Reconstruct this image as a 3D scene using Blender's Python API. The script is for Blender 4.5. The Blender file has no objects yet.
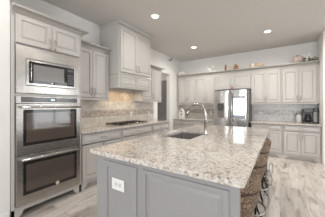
import bpy, bmesh, math, random
from mathutils import Vector, Matrix
R = math.radians
PI = math.pi
random.seed(4)
SC = bpy.context.scene
COL = SC.collection

# ------------------------------------------------------------------ camera
EYE = 1.33
cam_d = bpy.data.cameras.new('camera')
cam = bpy.data.objects.new('camera', cam_d)
COL.objects.link(cam)
cam.location = (0, 0, EYE)
cam.rotation_euler = (R(90), 0, R(33.3))
cam_d.sensor_fit = 'HORIZONTAL'
cam_d.sensor_width = 36
cam_d.lens = 36 * 179.0 / 325.0
cam_d.shift_y = -2.5 / 325.0
cam_d.clip_start = 0.02
cam_d.clip_end = 200
SC.camera = cam

# ------------------------------------------------------------------ world, lights, exposure
SC.view_settings.view_transform = 'Standard'
SC.view_settings.look = 'None'
SC.view_settings.exposure = -0.45
SC.view_settings.gamma = 1
SC.view_settings.use_curve_mapping = False
W = bpy.data.worlds.new('world')
SC.world = W
W.use_nodes = True
W.node_tree.nodes['Background'].inputs[0].default_value = (0.93, 0.97, 1.0, 1)
W.node_tree.nodes['Background'].inputs[1].default_value = .9


def area_light(name, loc, rot, sx, sy, power, color=(1, 1, 1)):
    d = bpy.data.lights.new(name, 'AREA')
    d.shape = 'RECTANGLE'; d.size = sx; d.size_y = sy; d.energy = power; d.color = color
    o = bpy.data.objects.new(name, d); COL.objects.link(o)
    o.location = loc; o.rotation_euler = rot
    return o


# daylight just outside the windows of the great room behind the camera
area_light('daylight', (-1.3, -4.75, 1.55), (R(90), 0, R(0)), 1.9, 2.2, 110, (0.97, 0.98, 1.0))
area_light('daylight', (1.4, -4.75, 1.55), (R(90), 0, R(0)), 1.9, 2.2, 250, (0.94, 0.97, 1.0))
area_light('daylight', (4.75, -1.6, 1.55), (R(90), 0, R(90)), 1.9, 2.2, 28, (0.95, 0.975, 1.0))
area_light('daylight', (4.75, 1.6, 1.55), (R(90), 0, R(90)), 1.9, 2.2, 30, (0.95, 0.975, 1.0))
area_light('daylight', (4.75, 4.6, 1.55), (R(90), 0, R(90)), 1.9, 2.2, 80, (0.95, 0.975, 1.0))
CAN_W = 85

# ------------------------------------------------------------------ materials
MATS = {}


def new_mat(name):
    m = bpy.data.materials.new(name); m.use_nodes = True
    n = m.node_tree.nodes; b = n['Principled BSDF']
    return m, m.node_tree, b


def mat(name, col, rough=0.5, metal=0.0, emit=None, es=0, coat=0, var=0.0, vs=8, bump=0.0, spec=None):
    if name in MATS: return MATS[name]
    m, t, b = new_mat(name)
    c = (*col, 1)
    b.inputs['Base Color'].default_value = c
    b.inputs['Roughness'].default_value = rough
    b.inputs['Metallic'].default_value = metal
    if coat: b.inputs['Coat Weight'].default_value = coat
    if spec is not None: b.inputs['Specular IOR Level'].default_value = spec
    if emit:
        b.inputs['Emission Color'].default_value = (*emit, 1)
        b.inputs['Emission Strength'].default_value = es
    if var or bump:
        tc = t.nodes.new('ShaderNodeTexCoord'); nz = t.nodes.new('ShaderNodeTexNoise')
        nz.inputs['Scale'].default_value = vs; nz.inputs['Detail'].default_value = 5
        t.links.new(tc.outputs['Object'], nz.inputs['Vector'])
        if var:
            rp = t.nodes.new('ShaderNodeValToRGB')
            rp.color_ramp.elements[0].position = .3; rp.color_ramp.elements[1].position = .7
            rp.color_ramp.elements[0].color = (*[v * (1 - var) for v in col], 1)
            rp.color_ramp.elements[1].color = (*[min(1, v * (1 + var)) for v in col], 1)
            t.links.new(nz.outputs['Fac'], rp.inputs['Fac'])
            t.links.new(rp.outputs['Color'], b.inputs['Base Color'])
        if bump:
            bp = t.nodes.new('ShaderNodeBump'); bp.inputs['Strength'].default_value = bump
            bp.inputs['Distance'].default_value = .002
            t.links.new(nz.outputs['Fac'], bp.inputs['Height'])
            t.links.new(bp.outputs['Normal'], b.inputs['Normal'])
    MATS[name] = m
    return m


def ramp(t, stops, interp='LINEAR'):
    r = t.nodes.new('ShaderNodeValToRGB'); cr = r.color_ramp; cr.interpolation = interp
    while len(cr.elements) < len(stops): cr.elements.new(0.5)
    for e, (p, c) in zip(cr.elements, stops):
        e.position = p; e.color = (*c, 1)
    return r


def mixc(t, a, b, fac=None, mode='MIX', f=0.5):
    m = t.nodes.new('ShaderNodeMix'); m.data_type = 'RGBA'; m.blend_type = mode
    m.inputs[0].default_value = f
    if fac is not None: t.links.new(fac, m.inputs[0])
    for s, i in ((a, 6), (b, 7)):
        if isinstance(s, tuple): m.inputs[i].default_value = (*s, 1)
        else: t.links.new(s, m.inputs[i])
    return m.outputs[2]


def noise(t, vec, scale, detail=4, rough=.55, dist=0.0):
    n = t.nodes.new('ShaderNodeTexNoise'); n.inputs['Scale'].default_value = scale
    n.inputs['Detail'].default_value = detail; n.inputs['Roughness'].default_value = rough
    n.inputs['Distortion'].default_value = dist
    t.links.new(vec, n.inputs['Vector'])
    return n


def remap(t, order, scale=(1, 1, 1), rot=0):
    """object coordinates with their axes reordered; order e.g. 'xz' -> (x, z, 0)"""
    tc = t.nodes.new('ShaderNodeTexCoord')
    sp = t.nodes.new('ShaderNodeSeparateXYZ'); cb = t.nodes.new('ShaderNodeCombineXYZ')
    t.links.new(tc.outputs['Object'], sp.inputs[0])
    for i, ch in enumerate(order):
        t.links.new(sp.outputs['xyz'.index(ch)], cb.inputs[i])
    mp = t.nodes.new('ShaderNodeMapping'); mp.inputs['Scale'].default_value = scale
    mp.inputs['Rotation'].default_value = (0, 0, rot)
    t.links.new(cb.outputs[0], mp.inputs[0])
    return mp.outputs[0]


def bump_to(t, b, h, strength, dist=.002):
    bp = t.nodes.new('ShaderNodeBump'); bp.inputs['Strength'].default_value = strength
    bp.inputs['Distance'].default_value = dist
    t.links.new(h, bp.inputs['Height']); t.links.new(bp.outputs['Normal'], b.inputs['Normal'])


def tile_mat(name, c1, c2, grout, w, h, rot=0, off=.5, mortar=.003, vary=.5, rough=.35):
    m, t, b = new_mat(name)
    v = remap(t, 'xz', rot=rot)
    br = t.nodes.new('ShaderNodeTexBrick'); br.offset = off
    br.inputs['Scale'].default_value = 1; br.inputs['Brick Width'].default_value = w
    br.inputs['Row Height'].default_value = h; br.inputs['Mortar Size'].default_value = mortar
    br.inputs['Color1'].default_value = (*c1, 1); br.inputs['Color2'].default_value = (*c2, 1)
    br.inputs['Mortar'].default_value = (*grout, 1)
    t.links.new(v, br.inputs['Vector'])
    nz = noise(t, v, 14, 6, .65, .6)
    rp = ramp(t, [(.3, (1 - .45 * vary,) * 3), (.5, (1, 1, 1)), (.72, (1 + .3 * vary,) * 3)])
    t.links.new(nz.outputs['Fac'], rp.inputs['Fac'])
    c = mixc(t, br.outputs['Color'], rp.outputs['Color'], mode='MULTIPLY', f=1.0)
    t.links.new(c, b.inputs['Base Color'])
    b.inputs['Roughness'].default_value = rough
    bump_to(t, b, br.outputs['Fac'], -.3)
    MATS[name] = m
    return m


def mosaic_mat(name, cols, grout, scale=34):
    m, t, b = new_mat(name)
    v = remap(t, 'xz', rot=R(45))
    vo = t.nodes.new('ShaderNodeTexVoronoi'); vo.inputs['Scale'].default_value = scale
    vo.inputs['Randomness'].default_value = .75
    t.links.new(v, vo.inputs['Vector'])
    sp = t.nodes.new('ShaderNodeSeparateColor'); t.links.new(vo.outputs['Color'], sp.inputs[0])
    n = len(cols)
    rp = ramp(t, [(i / n, c) for i, c in enumerate(cols)], 'CONSTANT')
    t.links.new(sp.outputs[0], rp.inputs['Fac'])
    ve = t.nodes.new('ShaderNodeTexVoronoi'); ve.feature = 'DISTANCE_TO_EDGE'
    ve.inputs['Scale'].default_value = scale; ve.inputs['Randomness'].default_value = .75
    t.links.new(v, ve.inputs['Vector'])
    gr = ramp(t, [(.0, (1, 1, 1)), (.09, (0, 0, 0))]); t.links.new(ve.outputs['Distance'], gr.inputs['Fac'])
    c = mixc(t, rp.outputs['Color'], grout, fac=gr.outputs['Color'])
    t.links.new(c, b.inputs['Base Color']); b.inputs['Roughness'].default_value = .3
    MATS[name] = m
    return m


def granite_mat(name):
    m, t, b = new_mat(name)
    tc = t.nodes.new('ShaderNodeTexCoord'); v = tc.outputs['Object']
    big = noise(t, v, 5, 5, .6, .8)
    rp = ramp(t, [(.30, (.46, .39, .33)), (.47, (.60, .545, .485)), (.66, (.69, .655, .61))])
    t.links.new(big.outputs['Fac'], rp.inputs['Fac'])
    # creamy and grey crystals
    vo = t.nodes.new('ShaderNodeTexVoronoi'); vo.inputs['Scale'].default_value = 62
    t.links.new(v, vo.inputs['Vector'])
    sp = t.nodes.new('ShaderNodeSeparateColor'); t.links.new(vo.outputs['Color'], sp.inputs[0])
    r2 = ramp(t, [(0, (.76, .73, .69)), (.30, (.62, .575, .52)), (.50, (.47, .42, .375)), (.64, (.75, .735, .71)), (.80, (.36, .29, .235)), (.90, (.26, .245, .24)), (.96, (.09, .08, .075))], 'CONSTANT')
    t.links.new(sp.outputs[0], r2.inputs['Fac'])
    c = mixc(t, rp.outputs['Color'], r2.outputs['Color'], f=.55)
    # dark flecks
    vf = t.nodes.new('ShaderNodeTexVoronoi'); vf.inputs['Scale'].default_value = 52
    t.links.new(v, vf.inputs['Vector'])
    s3 = t.nodes.new('ShaderNodeSeparateColor'); t.links.new(vf.outputs['Color'], s3.inputs[0])
    r3 = ramp(t, [(0, (0, 0, 0)), (.86, (1, 1, 1))], 'CONSTANT'); t.links.new(s3.outputs[1], r3.inputs['Fac'])
    r4 = ramp(t, [(.0, (1, 1, 1)), (.30, (1, 1, 1)), (.42, (0, 0, 0))]); t.links.new(vf.outputs['Distance'], r4.inputs['Fac'])
    k = mixc(t, r3.outputs['Color'], r4.outputs['Color'], mode='MULTIPLY', f=1)
    r5 = ramp(t, [(0, (.10, .085, .08)), (.45, (.30, .25, .21)), (.7, (.45, .33, .24))], 'CONSTANT')
    t.links.new(s3.outputs[2], r5.inputs['Fac'])
    c2 = mixc(t, c, r5.outputs['Color'], fac=k)
    t.links.new(c2, b.inputs['Base Color'])
    b.inputs['Roughness'].default_value = .04
    b.inputs['Specular IOR Level'].default_value = .8
    MATS[name] = m
    return m


def floor_mat(name):
    m, t, b = new_mat(name)
    v = remap(t, 'yx')
    br = t.nodes.new('ShaderNodeTexBrick'); br.offset = .37
    br.inputs['Scale'].default_value = 1; br.inputs['Brick Width'].default_value = 1.2
    br.inputs['Row Height'].default_value = .15; br.inputs['Mortar Size'].default_value = .003
    br.inputs['Color1'].default_value = (.50, .46, .425, 1); br.inputs['Color2'].default_value = (.73, .69, .65, 1)
    br.inputs['Mortar'].default_value = (.50, .46, .42, 1)
    t.links.new(v, br.inputs['Vector'])
    v2 = remap(t, 'yx', scale=(1.2, 6.5, 1))
    # shift the grain of each board
    sp = t.nodes.new('ShaderNodeVectorMath'); sp.operation = 'ADD'
    sc = t.nodes.new('ShaderNodeVectorMath'); sc.operation = 'SCALE'; sc.inputs['Scale'].default_value = 37
    t.links.new(br.outputs['Color'], sc.inputs[0]); t.links.new(v2, sp.inputs[0]); t.links.new(sc.outputs[0], sp.inputs[1])
    n1 = noise(t, sp.outputs[0], 1.9, 7, .62, .5)
    r1 = ramp(t, [(.30, (.40, .35, .31)), (.40, (.74, .70, .67)), (.50, (1.0, 1.0, 1.0)), (.75, (1.1, 1.1, 1.1))])
    t.links.new(n1.outputs['Fac'], r1.inputs['Fac'])
    v3 = remap(t, 'yx', scale=(3, 60, 1)); n2 = noise(t, v3, 1.5, 5, .6)
    r2 = ramp(t, [(.3, (.86, .85, .84)), (.7, (1.05, 1.05, 1.05))]); t.links.new(n2.outputs['Fac'], r2.inputs['Fac'])
    c = mixc(t, br.outputs['Color'], r1.outputs['Color'], mode='MULTIPLY', f=1)
    c = mixc(t, c, r2.outputs['Color'], mode='MULTIPLY', f=1)
    t.links.new(c, b.inputs['Base Color'])
    b.inputs['Roughness'].default_value = .38
    bump_to(t, b, br.outputs['Fac'], -.25)
    MATS[name] = m
    return m


def wicker_mat(name):
    m, t, b = new_mat(name)
    tc = t.nodes.new('ShaderNodeTexCoord'); v = tc.outputs['Object']
    sp = t.nodes.new('ShaderNodeSeparateXYZ'); t.links.new(v, sp.inputs[0])
    at = t.nodes.new('ShaderNodeMath'); at.operation = 'ARCTAN2'
    t.links.new(sp.outputs[1], at.inputs[0]); t.links.new(sp.outputs[0], at.inputs[1])
    ml = t.nodes.new('ShaderNodeMath'); ml.operation = 'MULTIPLY'; ml.inputs[1].default_value = .21
    t.links.new(at.outputs[0], ml.inputs[0])
    cb = t.nodes.new('ShaderNodeCombineXYZ')
    t.links.new(ml.outputs[0], cb.inputs[0]); t.links.new(sp.outputs[2], cb.inputs[1])
    # looping braid strands: bands of distorted rings
    vo = t.nodes.new('ShaderNodeTexVoronoi'); vo.inputs['Scale'].default_value = 17; vo.inputs['Randomness'].default_value = .9
    t.links.new(cb.outputs[0], vo.inputs['Vector'])
    mm = t.nodes.new('ShaderNodeMath'); mm.operation = 'MULTIPLY'; mm.inputs[1].default_value = 27
    t.links.new(vo.outputs['Distance'], mm.inputs[0])
    sn = t.nodes.new('ShaderNodeMath'); sn.operation = 'SINE'; t.links.new(mm.outputs[0], sn.inputs[0])
    nz = noise(t, cb.outputs[0], 60, 4, .6)
    ad = t.nodes.new('ShaderNodeMath'); ad.operation = 'ADD'
    t.links.new(sn.outputs[0], ad.inputs[0]); t.links.new(nz.outputs['Fac'], ad.inputs[1])
    rp = ramp(t, [(0, (.17, .11, .07)), (.35, (.235, .16, .105)), (.75, (.31, .22, .145)), (1, (.37, .265, .18))])
    t.links.new(ad.outputs[0], rp.inputs['Fac'])
    t.links.new(rp.outputs['Color'], b.inputs['Base Color'])
    b.inputs['Roughness'].default_value = .6
    bump_to(t, b, ad.outputs[0], .8, .006)
    MATS[name] = m
    return m


def steel_mat(name, col=(.50, .48, .455), rough=.24):
    m, t, b = new_mat(name)
    b.inputs['Base Color'].default_value = (*col, 1); b.inputs['Metallic'].default_value = 1
    v = remap(t, 'xz', scale=(2, 300, 1)); n = noise(t, v, 3, 3)
    r = ramp(t, [(.3, (rough * .85,) * 3), (.7, (rough * 1.25,) * 3)]); t.links.new(n.outputs['Fac'], r.inputs['Fac'])
    t.links.new(r.outputs['Color'], b.inputs['Roughness'])
    v2 = remap(t, 'xz'); n2 = noise(t, v2, 5, 2); bump_to(t, b, n2.outputs['Fac'], .25, .01)
    MATS[name] = m
    return m


def pane_mat(name, rough=.0, ior=1.45):
    m, t, b = new_mat(name)
    tr = t.nodes.new('ShaderNodeBsdfTransparent'); gl = t.nodes.new('ShaderNodeBsdfGlossy'); gl.inputs['Roughness'].default_value = rough
    fr = t.nodes.new('ShaderNodeFresnel'); fr.inputs['IOR'].default_value = ior
    mx = t.nodes.new('ShaderNodeMixShader')
    t.links.new(fr.outputs[0], mx.inputs[0]); t.links.new(tr.outputs[0], mx.inputs[1]); t.links.new(gl.outputs[0], mx.inputs[2])
    t.links.new(mx.outputs[0], t.nodes['Material Output'].inputs['Surface'])
    MATS[name] = m
    return m


WALL = mat('wall_paint', (.85, .84, .82), .7, bump=.05, vs=120)
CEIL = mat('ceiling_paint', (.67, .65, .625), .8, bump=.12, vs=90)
PAINT = mat('cabinet_paint', (.56, .54, .515), .35)
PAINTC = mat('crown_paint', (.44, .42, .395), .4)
ISLE = mat('island_paint', (.32, .317, .32), .38)
TRIM = mat('trim_paint', (.82, .81, .79), .35)
DOORP = mat('door_paint', (.36, .34, .335), .4)
GLAZE = mat('dark_gap', (.05, .04, .035), .8)
STEEL = steel_mat('brushed_steel')
STEEL2 = steel_mat('smooth_steel', (.62, .61, .60), .16)
NICKEL = mat('satin_nickel', (.42, .39, .36), .28, 1.0)
CHROME = mat('polished_nickel', (.50, .49, .48), .14, 1.0)
BLACKGL = mat('black_glass', (.018, .016, .015), .05, coat=.3)
OVENGL = mat('oven_glass', (.085, .066, .054), .06, spec=1.0)
IRON = mat('cast_iron', (.022, .021, .021), .5, bump=.2, vs=200)
DARKMET = mat('dark_bronze_metal', (.045, .035, .03), .35, .8)
BLACKPL = mat('black_plastic', (.02, .02, .022), .3)
DGREY = mat('dark_grey_metal', (.10, .10, .105), .4, .4)
WHITEPL = mat('white_plastic', (.84, .84, .82), .35)
WHITECER = mat('white_ceramic', (.82, .81, .78), .25)
CREAM = mat('cream_ceramic', (.72, .63, .50), .45, var=.15, vs=30)
BROWN = mat('brown_wood', (.30, .15, .075), .5, var=.4, vs=25)
TAN = mat('tan_clay', (.60, .46, .33), .6, var=.25, vs=30)
PINK = mat('rose_wicker', (.66, .56, .50), .7, var=.3, vs=60)
GREEN = mat('sage_leaf', (.13, .17, .10), .6, var=.4, vs=40)
PETAL = mat('white_petal', (.85, .85, .80), .5)
REDW = mat('red_clay', (.48, .16, .09), .5)
SINKM = mat('dark_composite', (.17, .165, .16), .4, bump=.1, vs=200)
LED = mat('lamp_lens', (1, .97, .92), .4, emit=(1, .93, .84), es=14)
HOODLED = mat('warm_bulb', (1, .9, .7), .4, emit=(1, .75, .48), es=20)
SCREEN = mat('lit_display', (.9, .95, 1), .3, emit=(.86, .93, 1.0), es=1.15)
SCREENB = mat('display_bar', (.25, .28, .32), .3, emit=(.25, .29, .34), es=.35)
CLOCK = mat('display_digits', (.5, .7, .9), .3, emit=(.6, .8, 1.0), es=1.5)
GRANITE = granite_mat('cream_granite')
FLOORM = floor_mat('wood_look_tile')
WICKER = wicker_mat('braided_seagrass')
GLASSP = pane_mat('window_glass')
GLASSJ = pane_mat('clear_vessel_glass', .02, 1.5)
TILEW = tile_mat('warm_stone_tile', (.60, .56, .50), (.70, .665, .61), (.60, .57, .52), .15, .075)
TILEC = tile_mat('cool_stone_tile', (.72, .73, .73), (.82, .83, .83), (.76, .77, .77), .15, .075)
TILED = tile_mat('diamond_stone_tile', (.50, .40, .30), (.66, .57, .47), (.56, .49, .42), .15, .15, R(45), 0)
MOSW = mosaic_mat('warm_mosaic', [(.30, .24, .19), (.50, .43, .36), (.42, .38, .34), (.62, .55, .47), (.36, .32, .30)], (.52, .48, .43))
MOSC = mosaic_mat('cool_mosaic', [(.36, .36, .36), (.50, .50, .49), (.62, .62, .60), (.42, .42, .42), (.72, .72, .70)], (.58, .58, .57), 30)


# ------------------------------------------------------------------ mesh helpers
class MB:
    def __init__(s):
        s.v = []; s.f = []; s.sm = []

    def add(s, vs, fs, smooth=False):
        o = len(s.v); s.v += [tuple(p) for p in vs]
        for f in fs: s.f.append(tuple(i + o for i in f)); s.sm.append(smooth)
        return s

    def box(s, x0, x1, y0, y1, z0, z1):
        vs = [(x, y, z) for x in (x0, x1) for y in (y0, y1) for z in (z0, z1)]
        return s.add(vs, [(0, 1, 3, 2), (4, 6, 7, 5), (0, 4, 5, 1), (2, 3, 7, 6), (0, 2, 6, 4), (1, 5, 7, 3)])

    def tube(s, pts, r, n=8, cap=True):
        pts = [Vector(p) for p in pts]; rs = r if isinstance(r, (list, tuple)) else [r] * len(pts)
        up = None; rings = []
        for i, p in enumerate(pts):
            d = (pts[min(i + 1, len(pts) - 1)] - pts[max(i - 1, 0)]).normalized()
            if up is None:
                up = Vector((0, 0, 1)) if abs(d.z) < .9 else Vector((1, 0, 0))
            a = d.cross(up)
            if a.length < 1e-5: a = d.orthogonal()
            a.normalize(); b = a.cross(d).normalized(); up = b
            rings.append([p + (a * math.cos(2 * PI * k / n) + b * math.sin(2 * PI * k / n)) * rs[i] for k in range(n)])
        vs = [q for ring in rings for q in ring]
        fs = [(i * n + k, i * n + (k + 1) % n, (i + 1) * n + (k + 1) % n, (i + 1) * n + k) for i in range(len(pts) - 1) for k in range(n)]
        s.add(vs, fs, True)
        if cap:
            o = len(s.v) - len(vs)
            s.f.append(tuple(o + k for k in reversed(range(n)))); s.sm.append(False)
            s.f.append(tuple(o + (len(pts) - 1) * n + k for k in range(n))); s.sm.append(False)
        return s

    def lathe(s, prof, c=(0, 0, 0), n=24, axis='z', sx=1, sy=1):
        vs = []
        for (r, h) in prof:
            for k in range(n):
                a = 2 * PI * k / n; x, y = r * math.cos(a) * sx, r * math.sin(a) * sy
                if axis == 'z': p = (x, y, h)
                elif axis == 'y': p = (x, h, -y)
                else: p = (h, x, y)
                vs.append((c[0] + p[0], c[1] + p[1], c[2] + p[2]))
        m = len(prof)
        fs = [(i * n + k, i * n + (k + 1) % n, (i + 1) * n + (k + 1) % n, (i + 1) * n + k) for i in range(m - 1) for k in range(n)]
        s.add(vs, fs, True)
        o = len(s.v) - len(vs)
        if prof[0][0] > 1e-5: s.f.append(tuple(o + k for k in reversed(range(n)))); s.sm.append(False)
        if prof[-1][0] > 1e-5: s.f.append(tuple(o + (m - 1) * n + k for k in range(n))); s.sm.append(False)
        return s

    def prism(s, poly, y0, y1):
        """poly in (x, z), extruded along y"""
        n = len(poly)
        vs = [(x, y0, z) for x, z in poly] + [(x, y1, z) for x, z in poly]
        fs = [tuple(range(n)), tuple(reversed(range(n, 2 * n)))] + [(i, i + n, (i + 1) % n + n, (i + 1) % n) for i in range(n)]
        return s.add(vs, fs)

    def ell(s, c, r, n=14, m=9, rz=0):
        vs = []
        for i in range(m + 1):
            th = PI * i / m
            for k in range(n):
                a = 2 * PI * k / n
                x, y, z = r[0] * math.sin(th) * math.cos(a), r[1] * math.sin(th) * math.sin(a), -r[2] * math.cos(th)
                vs.append((c[0] + x * math.cos(rz) - y * math.sin(rz), c[1] + x * math.sin(rz) + y * math.cos(rz), c[2] + z))
        fs = [(i * n + k, i * n + (k + 1) % n, (i + 1) * n + (k + 1) % n, (i + 1) * n + k) for i in range(m) for k in range(n)]
        return s.add(vs, fs, True)

    def sweep(s, path, prof):
        """path: list of (x, y) seen from above, profile: closed list of (out, z); mitred corners, out is to the right of travel"""
        P = [Vector((p[0], p[1])) for p in path]; rings = []
        for i, p in enumerate(P):
            ns = []
            if i > 0: d = (P[i] - P[i - 1]).normalized(); ns.append(Vector((d.y, -d.x)))
            if i < len(P) - 1: d = (P[i + 1] - P[i]).normalized(); ns.append(Vector((d.y, -d.x)))
            nn = sum(ns, Vector((0, 0)))
            if len(ns) == 2: nn = nn / (1 + ns[0].dot(ns[1]))
            rings.append([(p.x + nn.x * o, p.y + nn.y * o, z) for o, z in prof])
        n = len(prof); vs = [q for r in rings for q in r]
        fs = [(i * n + k, i * n + (k + 1) % n, (i + 1) * n + (k + 1) % n, (i + 1) * n + k) for i in range(len(P) - 1) for k in range(n)]
        fs += [tuple(reversed(range(n))), tuple((len(P) - 1) * n + k for k in range(n))]
        return s.add(vs, fs)

    def build(s, name, m, parent=None, bevel=0.0, loc=None):
        me = bpy.data.meshes.new(name); me.from_pydata(s.v, [], s.f)
        me.polygons.foreach_set('use_smooth', s.sm)
        bm = bmesh.new(); bm.from_mesh(me)
        bmesh.ops.remove_doubles(bm, verts=bm.verts, dist=1e-6)
        bmesh.ops.recalc_face_normals(bm, faces=bm.faces)
        bm.to_mesh(me); bm.free()
        me.materials.append(m)
        o = bpy.data.objects.new(name, me); COL.objects.link(o)
        if parent is not None: o.parent = parent
        if loc: o.location = loc
        if bevel:
            b = o.modifiers.new('bevel', 'BEVEL'); b.width = bevel; b.segments = 2; b.limit_method = 'ANGLE'; b.angle_limit = R(50)
        return o


def tag(o, label=None, cat=None, group=None, kind=None):
    if label: o['label'] = label
    if cat: o['category'] = cat
    if group: o['group'] = group
    if kind: o['kind'] = kind
    return o


def thing(name, label, cat, loc=(0, 0, 0), rz=0, group=None):
    o = bpy.data.objects.new(name, None); COL.objects.link(o)
    o.location = loc; o.rotation_euler = (0, 0, rz); o.empty_display_size = .1
    return tag(o, label, cat, group)


def struct(name, mb, m, bevel=0, parent=None):
    o = mb.build(name, m, parent, bevel)
    if parent is None: o['kind'] = 'structure'
    return o


def copy_tree(o, parent=None):
    c = o.copy(); COL.objects.link(c)
    if parent is not None: c.parent = parent
    for ch in list(o.children): copy_tree(ch, c)
    return c


# local frame of a cabinet: x along its width, front faces -y (front plane y=0), depth towards +y, z up
LEFT = R(90)          # turns a local front towards +x, local x becomes world +y


def raised(mb, x0, x1, z0, z1, y=0.0, fr=.052, th=.024):
    """raised panel door or drawer front; front plane at y-th"""
    w = min(x1 - x0, z1 - z0)
    k = min(1, w / .26)
    fr = fr * k; g = min(.016, th - .002)
    prof = [(0, 0), (0, -th + .003), (.003, -th), (fr, -th), (fr + .003 * k, -th + g), (fr + .012 * k, -th + g), (fr + .034 * k, -th + .003)]
    vs = []
    for ins, yy in prof:
        vs += [(x0 + ins, y + yy, z0 + ins), (x1 - ins, y + yy, z0 + ins), (x1 - ins, y + yy, z1 - ins), (x0 + ins, y + yy, z1 - ins)]
    n = len(prof)
    fs = [(i * 4 + k2, i * 4 + (k2 + 1) % 4, (i + 1) * 4 + (k2 + 1) % 4, (i + 1) * 4 + k2) for i in range(n - 1) for k2 in range(4)]
    fs += [(3, 2, 1, 0), tuple((n - 1) * 4 + k2 for k2 in range(4))]
    mb.add(vs, fs)
    return mb


def pull(parent, x, z, vert=True, L=.13, y=-.02, m=None):
    mb = MB(); h = L / 2; pts = []
    for i in range(9):
        t = -1 + i / 4
        off = y - .028 * (1 - t ** 4) - .0
        p = (x, off, z + t * h) if vert else (x + t * h, off, z)
        pts.append(p)
    mb.tube(pts, [.0075, .0065, .006, .006, .0065, .006, .006, .0065, .0075], 8)
    for t in (-1, 1):
        c = (x, y, z + t * h) if vert else (x + t * h, y, z)
        mb.lathe([(.009, -.004), (.009, -.001), (.006, .0)], (c[0], c[1], c[2]), 10, 'y')
    return mb.build('handle', m or NICKEL, parent)


def door(t, x0, x1, z0, z1, hx=None, hz=None, y=0.0, m=None):
    d = raised(MB(), x0, x1, z0, z1, y).build('door', m or PAINT, t)
    if hx is not None: pull(d, hx, hz, True, .13, y - .024)
    return d


def drawer(t, x0, x1, z0, z1, y=0.0, handle=True, m=None):
    d = raised(MB(), x0, x1, z0, z1, y, fr=.03).build('drawer', m or PAINT, t)
    if handle: pull(d, (x0 + x1) / 2, (z0 + z1) / 2, False, .13, y - .024)
    return d


def valance(t, x0, x1, h=.11, foot=.07, th=.02, y=0.0):
    """furniture style toe board: bracket feet with curved cut-out"""
    pts = [(x0, 0), (x0 + foot, 0)]
    for i in range(1, 8):
        a = PI / 2 * i / 7
        pts.append((x0 + foot + .07 * math.sin(a) ** 1.6 + .0, .0 + (h - .035) * (1 - math.cos(a))))
    pts.append((x0 + foot + .10, h - .03))
    pts.append((x1 - foot - .10, h - .03))
    for i in range(7, 0, -1):
        a = PI / 2 * i / 7
        pts.append((x1 - foot - .07 * math.sin(a) ** 1.6, (h - .035) * (1 - math.cos(a))))
    pts += [(x1 - foot, 0), (x1, 0), (x1, h), (x0, h)]
    return MB().prism(pts, y, y + th).build('toe_valance', PAINT, t, .001)


def carcass(t, w, D, z0, z1, top, bot, side=.016):
    """open face frame with a recessed interior, so the reveals between doors are real gaps"""
    mb = MB()
    mb.box(0, side, 0, D, z0, z1); mb.box(w - side, w, 0, D, z0, z1)
    mb.box(side, w - side, 0, D, top, z1); mb.box(side, w - side, 0, D, z0, bot)
    mb.box(side, w - side, .05, D, bot, top)
    return mb.build('body', PAINT, t, .0015)


CROWN = [(0, -.105), (.016, -.105), (.016, -.092), (.006, -.088), (.006, -.062), (.022, -.040), (.055, -.028), (.086, -.024), (.086, 0), (0, 0)]


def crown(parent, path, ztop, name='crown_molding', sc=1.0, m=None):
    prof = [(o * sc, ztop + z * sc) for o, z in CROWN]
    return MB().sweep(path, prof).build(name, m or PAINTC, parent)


# ------------------------------------------------------------------ room
XL = -3.14; YB = 6.07; XR = .80; ZC = 3.0
XT = -2.58
struct('floor', MB().box(-4.6, 4.6, -4.6, 7.4, -.12, 0), FLOORM)
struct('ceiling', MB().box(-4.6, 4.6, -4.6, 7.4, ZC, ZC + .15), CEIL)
# left wall behind the cabinets with the doorway opening
lw = MB()
lw.box(XL - .13, XL, .755, 4.50, 0, ZC); lw.box(XL - .13, XL, 5.235, YB, 0, ZC); lw.box(XL - .13, XL, 4.50, 5.235, 2.405, ZC)
struct('wall_left', lw, WALL)
struct('wall_left_front', MB().box(-3.27, XT, -4.5, .755, 0, ZC), WALL, .004)
struct('wall_back', MB().box(XL - .13, 4.5, YB, YB + .13, 0, ZC), WALL)
struct('wall_right', MB().box(XR, XR + .14, 5.30, YB, 0, ZC), WALL, .004)


def wall_with_windows(name, axis, pos, a0, a1, wins, z0=.45, z1=2.65, th=.13, sgn=1):
    mb = MB()

    def bx(p, q, u, v):
        if axis == 'y': mb.box(p, q, min(pos, pos + sgn * th), max(pos, pos + sgn * th), u, v)
        else: mb.box(min(pos, pos + sgn * th), max(pos, pos + sgn * th), p, q, u, v)
    cur = a0
    for (p, q) in wins:
        bx(cur, p, 0, ZC); bx(p, q, 0, z0); bx(p, q, z1, ZC); cur = q
    bx(cur, a1, 0, ZC)
    struct(name, mb, WALL)


def window(n, axis, pos, a0, a1, z0=.45, z1=2.65):
    mb = MB(); w = .06

    def bx(p, q, u, v, t=.05):
        if axis == 'y': mb.box(p, q, pos - t, pos, u, v)
        else: mb.box(pos, pos + t, p, q, u, v)
    bx(a0, a0 + w, z0, z1); bx(a1 - w, a1, z0, z1); bx(a0, a1, z0, z0 + w); bx(a0, a1, z1 - w, z1)
    c = (a0 + a1) / 2; bx(c - .025, c + .025, z0, z1, .04); bx(a0, a1, 1.9, 1.94, .04)
    f = struct('window_%d' % n, mb, TRIM)
    g = MB()
    if axis == 'y': g.box(a0, a1, pos - .03, pos - .026, z0, z1)
    else: g.box(pos + .026, pos + .03, a0, a1, z0, z1)
    g.build('pane', GLASSP, f)


wall_with_windows('wall_rear', 'y', -4.5, -3.27, 4.5, [(-2.3, -.3), (.4, 2.4)], sgn=-1)
wall_with_windows('wall_right_far', 'x', 4.5, -4.6, YB + .13, [(-2.6, -.6), (.6, 2.6), (3.6, 5.6)], sgn=1)
window(1, 'y', -4.5, -2.3, -.3); window(2, 'y', -4.5, .4, 2.4)
window(3, 'x', 4.5, -2.6, -.6); window(4, 'x', 4.5, .6, 2.6); window(5, 'x', 4.5, 3.6, 5.6)

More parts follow.
